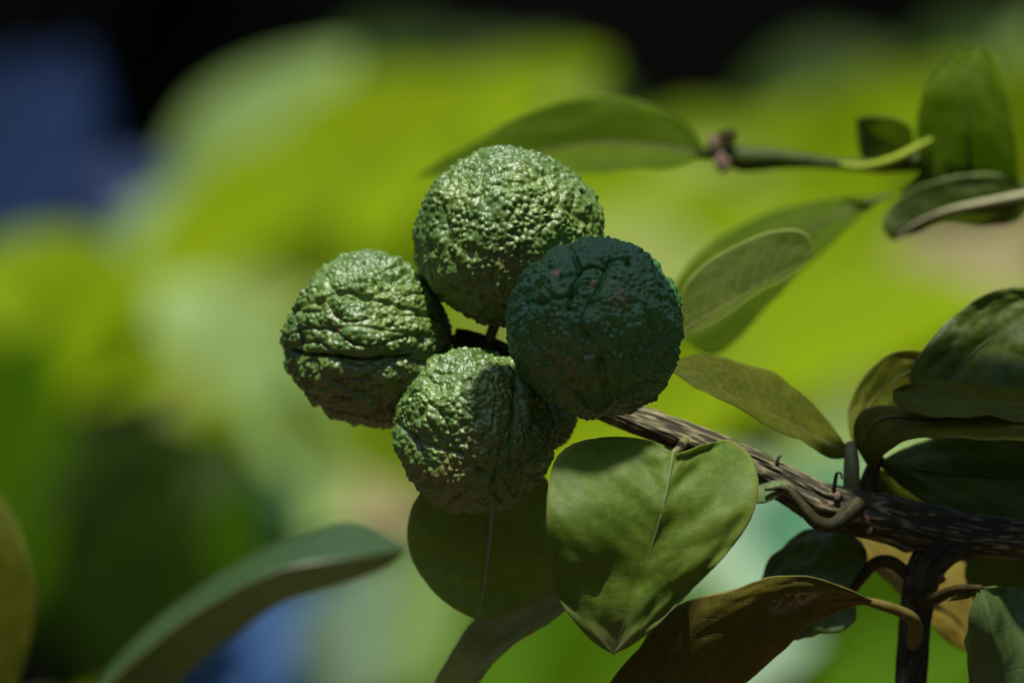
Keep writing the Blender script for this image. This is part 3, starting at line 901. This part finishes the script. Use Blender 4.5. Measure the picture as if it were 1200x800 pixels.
leaf(B, [(1148, 688, -24), (1165, 740, -26), (1172, 800, -20), (1175, 870, -12), (1178, 950, 0)],
     [(1148, 688, -24), (1136, 720, -24), (1129, 770, -18), (1130, 830, -12), (1145, 900, -6), (1178, 950, 0)],
     [(1148, 688, -24), (1190, 690, 2), (1235, 730, 4), (1250, 800, 0), (1230, 890, -2), (1178, 950, 0)],
     L_GLOSS, None, 0.0005, camber=0.08, ripple=0.002, seed=6, label='dark leaf hanging beside the upright stem')
tube(B, [(1078, 706, 0), (1098, 700, -8), (1122, 690, -18), (1150, 689, -24)], [.0022, .0018, .0014, .001], M_BROWNSTALK, 'stalk', n=20, seg=12)
leaf(B, [(1112, 704, -16), (1122, 700, -19), (1133, 696, -20), (1143, 692, -20)], [(1112, 704, -16), (1122, 693, -19), (1134, 690, -20), (1143, 692, -20)], [(1112, 704, -16), (1126, 702, -19), (1136, 700, -20), (1143, 692, -20)],
     L_OLIVE, None, n=14, m=4, ripple=0.0002, seed=7, name='leaf_scale')
# yellowing leaf behind the fork
leaf(B, [(985, 618, 46), (1030, 650, 50), (1080, 690, 56), (1125, 735, 60), (1150, 775, 62)],
     [(985, 618, 46), (1040, 615, 60), (1100, 640, 70), (1150, 690, 72), (1165, 740, 68), (1150, 775, 62)],
     [(985, 618, 46), (1005, 645, 44), (1035, 680, 46), (1075, 715, 50), (1115, 752, 56), (1150, 775, 62)],
     L_YELLOW, M_RIBDARK, 0.0006, camber=0.05, ripple=0.001, seed=8, label='yellowing leaf behind the fork of the branch')
leaf(B, [(1160, 640, 34), (1190, 690, 40), (1220, 740, 44), (1260, 800, 44)], [(1160, 640, 34), (1200, 640, 36), (1250, 690, 40), (1260, 800, 44)], [(1160, 640, 34), (1130, 665, 36), (1150, 720, 40), (1200, 780, 44), (1260, 800, 44)],
     L_DARK, None, seed=31, ripple=0.001)
# cluster beyond the stubs
leaf(B, [(1028, 542, 6), (1065, 548, 12), (1110, 556, 18), (1170, 560, 22), (1240, 565, 24), (1300, 570, 24)],
     [(1028, 542, 6), (1060, 525, 16), (1100, 512, 24), (1160, 503, 28), (1230, 510, 28), (1300, 570, 24)],
     [(1028, 542, 6), (1055, 565, 8), (1090, 592, 10), (1135, 612, 12), (1200, 622, 14), (1260, 610, 18), (1300, 570, 24)],
     L_DARK, M_RIBDARK, 0.0005, camber=0.10, ripple=0.0016, seed=9, label='dark mottled leaf just above the thick end of the branch')
leaf(B, [(1024, 548, 16), (1050, 578, 24), (1085, 602, 30), (1130, 622, 34)], [(1024, 548, 16), (1050, 555, 26), (1090, 580, 34), (1130, 622, 34)], [(1024, 548, 16), (1030, 580, 20), (1060, 612, 26), (1130, 622, 34)],
     L_OLIVE, None, seed=10, label='yellow-olive leaf peeping out over the branch')
leaf(B, [(1024, 556, 0), (1012, 520, -4), (1035, 490, -8), (1085, 492, -12), (1150, 492, -16), (1230, 490, -18), (1300, 500, -18)],
     [(1024, 556, 0), (1003, 525, 6), (998, 492, 8), (1020, 474, 4), (1075, 476, -2), (1150, 478, -8), (1230, 480, -12), (1300, 500, -18)],
     [(1024, 556, 0), (1028, 540, -8), (1046, 526, -14), (1080, 513, -20), (1150, 512, -24), (1230, 515, -24), (1300, 500, -18)],
     L_OLIVE, M_RIBDARK, 0.0006, camber=0.12, ripple=0.0012, seed=11, label='olive leaf arching over from the short stubs')
leaf(B, [(1046, 458, -12), (1080, 458, -6), (1120, 462, 0), (1170, 468, 4), (1240, 475, 8), (1300, 480, 10)],
     [(1046, 458, -12), (1066, 449, -8), (1100, 446, 8), (1160, 452, 20), (1230, 460, 24), (1300, 480, 10)],
     [(1046, 458, -12), (1050, 472, -16), (1085, 487, -20), (1130, 488, -22), (1190, 492, -22), (1250, 495, -16), (1300, 480, 10)],
     L_OLIVE, None, 0.0006, camber=0.10, ripple=0.0012, seed=12, label='olive leaf with its pale rim seen edge-on')
leaf(B, [(1080, 478, 14), (1115, 440, 16), (1150, 405, 18), (1195, 370, 22), (1250, 345, 26)],
     [(1080, 478, 14), (1066, 440, 12), (1082, 408, 14), (1112, 375, 17), (1150, 347, 20), (1195, 336, 24), (1250, 345, 26)],
     [(1080, 478, 14), (1120, 485, 14), (1180, 478, 16), (1240, 450, 20), (1270, 400, 24), (1250, 345, 26)],
     L_DARK, M_RIBDARK, 0.0005, camber=0.10, ripple=0.0018, seed=13, n=60, m=18, label='large dark upright leaf dusted with pale specks')
leaf(B, [(1001, 528, 10), (1010, 490, 22), (1035, 455, 30), (1075, 430, 34), (1120, 415, 36)],
     [(1001, 528, 10), (995, 490, 20), (1002, 455, 26), (1022, 428, 30), (1055, 410, 33), (1120, 415, 36)],
     [(1001, 528, 10), (1030, 505, 24), (1070, 480, 34), (1105, 450, 38), (1120, 415, 36)],
     L_OLIVE, M_RIBDARK, 0.0005, camber=0.12, ripple=0.001, seed=14, label='arched olive-green leaf behind the dark upright one')
# leaf from the stub to the nearest fruit
leaf(B, [(997, 535, 2), (970, 520, 2), (925, 497, 0), (875, 472, -2), (825, 447, -2), (770, 425, 2)],
     [(997, 533, 2), (982, 508, 8), (955, 474, 12), (915, 443, 14), (870, 424, 14), (820, 414, 12), (770, 425, 2)],
     [(997, 537, 2), (970, 532, -4), (925, 510, -8), (875, 482, -10), (825, 456, -8), (770, 425, 2)],
     L_OLIVE, M_RIBDARK, 0.0005, camber=0.12, ripple=0.001, seed=15, label='slender olive leaf reaching from a stub towards the dark fruit')
# small dark leaf under the branch
leaf(B, [(925, 571, -15), (905, 573, -14), (880, 575, -12), (850, 570, -10)], [(925, 571, -15), (905, 556, -10), (880, 552, -8), (850, 570, -10)], [(925, 571, -15), (905, 586, -16), (880, 588, -14), (850, 570, -10)],
     L_GLOSS, None, n=24, m=8, seed=16, ripple=0.0004, label='small dark leaf under the branch behind the heart-shaped one')
# leaf behind the dark fruit
leaf(B, [(780, 402, 30), (820, 376, 32), (865, 350, 34), (910, 325, 36), (952, 300, 38)],
     [(780, 402, 30), (798, 345, 36), (830, 306, 40), (875, 282, 42), (915, 271, 42), (945, 274, 40), (952, 300, 38)],
     [(780, 402, 30), (810, 394, 28), (850, 370, 28), (890, 342, 30), (930, 322, 34), (952, 300, 38)],
     L_RIM, M_RIBDARK, 0.0005, camber=0.05, ripple=0.0008, seed=17, label='green leaf with a blunt notched tip behind the dark fruit')
tube(B, [(735, 484, 0), (745, 450, 18), (762, 420, 28), (784, 400, 30)], [.0016, .0013, .0011, .0008], M_STALK, 'stalk', n=16, seg=10)

# ================================================================== THE FRUITS
fruit('sunlit round warty green fruit, uppermost of the cluster', (594, 277), (108, 107), -8, 1.0,
      grooves=[([(512, 205), (535, 190), (548, 178)], 1.8, 1.5), ([(640, 205), (655, 240), (690, 262)], 1.3, 1.5), ([(500, 330), (520, 290), (518, 250)], 1.0, 1.6)],
      lumps=[(700, 268, 1.2, 6), (525, 200, -0.8, 5)], stalk=[(572, 402, 4), (578, 385, 0), (585, 365, -4)], tans=[(600, 340, 12)], wart=0.00112, folds=(4.2, 4.2, 1.6), fold=0.0007, big=0.0013)
fruit('sunlit warty green fruit split by a deep crease around its middle', (433, 398), (98, 102), 2, 2.0,
      grooves=[([(337, 410), (350, 415), (385, 417), (430, 421), (480, 418), (528, 408)], 2.4, 0.75), ([(347, 362), (375, 354), (400, 343), (440, 349), (490, 364), (515, 372)], 1.3, 1.2),
               ([(380, 391), (415, 383), (460, 388), (505, 394)], 0.8, 1.1), ([(344, 372), (349, 400), (347, 430), (352, 452)], 3.0, 1.0)],
      lumps=[(335, 394, 3.0, 4.2), (338, 432, 1.6, 4), (420, 402, 0.6, 6), (430, 370, 0.5, 5)], scars=[(397, 386, .7)], tans=[(420, 470, 12), (470, 450, 6)], stalk=[(542, 398, 4), (530, 398, 4), (515, 398, 3)], wart=0.00106, folds=(1.4, 1.4, 4.2), fold=0.0011, big=0.0014)
fruit('partly sunlit warty green fruit, lowest of the cluster', (557, 506), (96, 97), -25, 3.0,
      grooves=[([(600, 424), (606, 460), (602, 500), (600, 550)], 1.8, 1.3), ([(470, 500), (500, 522), (540, 530)], 1.2, 1.4), ([(585, 585), (578, 560), (560, 548)], 1.4, 1.3), ([(545, 420), (540, 440), (550, 455)], 0.4, 1.2)],
      lumps=[(560, 570, 0.9, 5), (520, 470, 0.5, 6), (612, 440, 0.6, 5), (535, 578, 0.6, 4)], tans=[(520, 560, 9), (550, 535, 7)], stalk=[(596, 420, 6), (588, 432, -2), (575, 450, -10)], wart=0.00102, folds=(3.2, 3.2, 1.5), fold=0.0009, big=0.0015)
fruit('shaded warty green fruit with skylit blue-green put into its rind, small brown scars and branching creases', (698, 384), (103, 105), -44, 4.0,
      grooves=[([(664, 280), (672, 298), (676, 312), (672, 328), (666, 346), (664, 362)], 2.4, 1.1), ([(666, 346), (650, 350), (632, 356), (618, 352)], 1.3, 1.2), ([(676, 312), (692, 306), (708, 308), (720, 300), (738, 306)], 1.9, 1.1), ([(708, 308), (706, 326), (696, 346)], 1.5, 1.1),
               ([(714, 488), (712, 470), (708, 450), (704, 425)], 2.0, 2.0), ([(690, 480), (672, 460)], 1.4, 1.4), ([(690, 356), (680, 378), (688, 400)], 1.0, 1.3), ([(640, 300), (625, 325), (620, 350)], 0.3, 1.4)],
      lumps=[(688, 328, 1.0, 4.5), (648, 330, 0.7, 5), (700, 340, 0.5, 4), (694, 486, 0.8, 4)], scars=[(650, 318, 1.1), (694, 332, .7)], tans=[(660, 440, 10), (725, 352, 3)],
      stalk=[(668, 458, 6), (672, 445, -8), (680, 425, -24)], wart=0.00108, flat=0.0, mat=M_RINDSHADE, folds=(2.8, 2.8, 1.8), fold=0.0006, big=0.0014)
WV_full, WF_full, WH_full, WB_full = WV, WF, WH, WB
WV, WF, WH, WB = warty_sphere(6, 420, 9)
fruit('small undersized dark green fruit tucked behind the lowest one', (644, 490), (32, 36), 2, 5.0, stalk=[(655, 452, 9), (652, 462, 7), (648, 475, 4)], wart=0.0006, big=0.0005, fold=0.0003)

# ================================================================== THE OUT-OF-FOCUS TWIG BEHIND
T2 = thing('leafy_twig', 'slightly blurred leafy twig behind and above the fruit', 'twig', Vector((P(1500, 0, 160)[0], 0.16, 0.0)))
tube(T2, [(815, 182, 148), (840, 178, 148), (870, 186, 146), (910, 186, 144), (960, 190, 142), (1000, 194, 140), (1035, 195, 138), (1085, 190, 138), (1150, 215, 140), (1250, 260, 145), (1400, 420, 150), (1480, 900, 155), (1500, 2400, 160), (1500, 5750, 160)],
     [.0014, .0028, .0042, .0032, .0019, .0018, .0022, .0028, .003, .0034, .004, .005, .007, .010], M_TWIG, 'stem', n=300, seg=14)
tube(T2, [(985, 193, 136), (1012, 196, 132), (1045, 188, 130), (1070, 176, 130), (1092, 164, 130)], [.0009, .0013, .0015, .0014, .0009], M_SUNLIME, 'stalk', n=24, seg=12)  # sunlit stretch of twig, its brightness put into the colour
disc(T2, 851, 162, 142, .0032, .0022, M_BROWNSTALK, 'bud', 21, 0.3)
disc(T2, 846, 190, 142, .0022, .0030, M_CUT, 'bud', 22, 0.2)
disc(T2, 838, 168, 142, .0020, .0026, M_CUT, 'bud', 23, 0.2)
leaf(T2, [(830, 182, 148), (770, 172, 150), (700, 168, 152), (620, 180, 156), (550, 195, 160), (485, 207, 166)],
     [(830, 180, 148), (800, 140, 150), (745, 117, 152), (685, 114, 154), (620, 130, 158), (560, 163, 162), (485, 207, 166)],
     [(830, 184, 148), (790, 196, 142), (730, 202, 140), (660, 206, 142), (590, 208, 148), (530, 208, 156), (485, 207, 166)],
     L_MID, M_RIBDARK, 0.0006, camber=0.06, ripple=0.001, seed=18, label='long pointed leaf behind the uppermost fruit')
leaf(T2, [(1045, 228, 138), (990, 248, 136), (920, 285, 134), (860, 330, 132), (800, 400, 130)],
     [(1045, 228, 138), (985, 232, 140), (915, 245, 142), (855, 272, 142), (800, 318, 140), (780, 370, 136), (800, 400, 130)],
     [(1045, 228, 138), (1005, 258, 134), (955, 305, 130), (900, 360, 128), (840, 415, 128), (800, 400, 130)],
     L_MID, M_RIBDARK, 0.0006, camber=0.06, ripple=0.001, seed=19, label='drooping leaf behind the notched one')
leaf(T2, [(1140, 222, 136), (1135, 170, 130), (1135, 120, 128), (1138, 80, 130), (1145, 54, 134)],
     [(1140, 222, 136), (1090, 205, 132), (1074, 160, 132), (1082, 110, 132), (1105, 75, 132), (1145, 54, 134)],
     [(1140, 222, 136), (1190, 225, 130), (1190, 165, 124), (1180, 110, 124), (1168, 68, 128), (1145, 54, 134)],
     L_MID, M_RIBDARK, 0.0006, camber=0.05, ripple=0.0016, seed=20, label='upright broad leaf at the end of the twig')
leaf(T2, [(1072, 178, 140), (1050, 170, 142), (1025, 158, 144), (1004, 138, 146)], [(1072, 178, 140), (1066, 150, 132), (1040, 136, 132), (1004, 138, 146)], [(1072, 178, 140), (1045, 190, 146), (1012, 186, 148), (1004, 138, 146)],
     L_DARK, None, n=24, m=8, seed=21, ripple=0.0008, label='small dark folded leaf beside the upright one')
leaf(T2, [(1200, 214, 142), (1150, 212, 140), (1100, 214, 138), (1050, 226, 136)], [(1200, 214, 142), (1150, 192, 134), (1095, 190, 132), (1050, 226, 136)], [(1200, 214, 142), (1150, 236, 144), (1095, 240, 142), (1050, 226, 136)],
     L_DARK, None, n=24, m=8, seed=27, ripple=0.0008, label='small dark leaf between the upright one and the pale midrib')
leaf(T2, [(1215, 226, 128), (1160, 236, 128), (1110, 246, 128), (1075, 260, 128), (1045, 282, 128)],
     [(1215, 226, 128), (1180, 205, 128), (1120, 205, 128), (1065, 225, 127), (1035, 262, 127), (1045, 282, 128)],
     [(1215, 226, 128), (1195, 258, 136), (1155, 266, 138), (1110, 262, 136), (1075, 272, 132), (1045, 282, 128)],
     L_DARK, M_RIBPALE, 0.0015, camber=0.05, ripple=0.001, seed=22, label='dark leaf with a thick pale midrib under the upright one')

# ---- two more leaves near the edge of the picture
S1 = thing('leafy_shoot', 'blurred shoot with one long arched leaf over the sky-tinted leaves', 'shoot', Vector((P(30, 0, 205)[0], 0.2, 0.0)))
tube(S1, [(60, 880, 205), (40, 1100, 205), (30, 2400, 205), (30, 5600, 205)], [.002, .003, .005, .007], M_DARKBARK, 'stem', n=60, seg=10)
leaf(S1, [(60, 880, 205), (130, 800, 196), (225, 722, 188), (320, 672, 184), (410, 655, 188), (480, 642, 200)],
     [(60, 880, 205), (115, 800, 214), (190, 722, 220), (275, 662, 222), (350, 626, 220), (415, 610, 212), (480, 640, 200)],
     [(60, 880, 205), (170, 830, 208), (255, 758, 214), (330, 708, 214), (400, 686, 210), (455, 664, 204), (480, 640, 200)],
     L_ARCH, M_RIBDARK, 0.0006, camber=0.08, ripple=0.0012, seed=23, label='long arched leaf')
S2 = thing('leafy_shoot', 'blurred upright shoot with one olive leaf beside the dark green shrub', 'shoot', Vector((P(-120, 0, 200)[0], 0.2, 0.0)))
tube(S2, [(-30, 900, 200), (-80, 1200, 200), (-120, 2600, 200), (-120, 5600, 200)], [.002, .003, .005, .007], M_DARKBARK, 'stem', n=60, seg=10)
leaf(S2, [(-30, 900, 200), (-30, 800, 196), (-40, 700, 194), (-50, 620, 196), (-45, 540, 200)],
     [(-30, 900, 200), (-90, 820, 205), (-120, 720, 205), (-110, 620, 204), (-45, 540, 200)],
     [(-30, 900, 200), (18, 810, 192), (40, 730, 190), (36, 665, 190), (12, 600, 194), (-45, 540, 200)],
     L_OLIVE, M_RIBDARK, 0.0006, camber=0.06, ripple=0.001, seed=24, label='upright olive leaf')

# ================================================================== SPRIG OVERHEAD, ABOVE THE FRAME: its leaves shade the dark fruit and the fork
S3 = thing('shade_sprig', 'unseen leafy sprig placed above the fruit cluster to shade it', 'sprig', Vector((0.27, -0.10, 2.02)))
def shade_leaf(pxy_d, t, half_w, half_l, ang, seed):
    """leaf whose shadow falls round the given point: it stands t metres up the sun's direction"""
    c = Vector(P(*pxy_d)) + SUN_DIR * t
    X = Vector((1, 0, 0)); Y = SUN_DIR.cross(X).normalized(); X = Y.cross(SUN_DIR)
    a = math.radians(ang)
    l = X * math.cos(a) + Y * math.sin(a); w = SUN_DIR.cross(l)
    V, F = [], []
    n, m = 22, 7
    for i in range(n):
        v = i / (n - 1)
        ww = half_w * max(0.02, math.sin(math.pi * v ** 0.9)) ** 0.6
        for j in range(-m, m + 1):
            s = j / m
            p = l * (v * 2 - 1) * half_l + w * s * ww + SUN_DIR * (0.18 * abs(s) * ww - 0.12 * half_l * (v - .5) ** 2)
            V.append(p)
    k = 2 * m + 1
    for i in range(n - 1):
        for j in range(k - 1):
            F.append((i * k + j, i * k + j + 1, (i + 1) * k + j + 1, (i + 1) * k + j))
    me = mesh_from('leaf', V, F)
    uvl = me.uv_layers.new(name='UVMap')
    idx = np.empty(len(me.loops), dtype=np.int32); me.loops.foreach_get('vertex_index', idx)
    UV = np.array([((j + m) / (2 * m), i / (n - 1)) for i in range(n) for j in range(-m, m + 1)])
    uvl.data.foreach_set('uv', UV[idx].ravel())
    me.materials.append(L_DARK)
    o = bpy.data.objects.new('leaf', me); COL.objects.link(o)
    o.parent = S3; o.location = c - S3.location
    so = o.modifiers.new('thickness', 'SOLIDIFY'); so.thickness = 0.0004
    # its stalk joins the sprig's stem
    a0 = c + l * half_l * 0.98 - S3.location
    tube(S3, resample(np.array([a0, a0 * 0.5 + Vector((0, 0, .012)), (0, 0, 0)]), 12), np.linspace(.0008, .0016, 12), M_STALK, 'stalk', local=True, seg=8)
tube(S3, resample(np.array([(0, 0, 0), (0.12, 0.05, 0.06), (0.30, 0.14, -0.3), (0.36, 0.2, -1.3), (0.38, 0.2, -2.03)]), 60), np.linspace(.002, .009, 60), M_DARKBARK, 'stem', local=True, seg=10)
shade_leaf((677, 388, -53), 0.45, 0.0235, 0.0315, 0, 1)
shade_leaf((1158, 470, 0), 0.47, 0.021, 0.048, 8, 3)
shade_leaf((1165, 640, 0), 0.50, 0.015, 0.050, -6, 4)
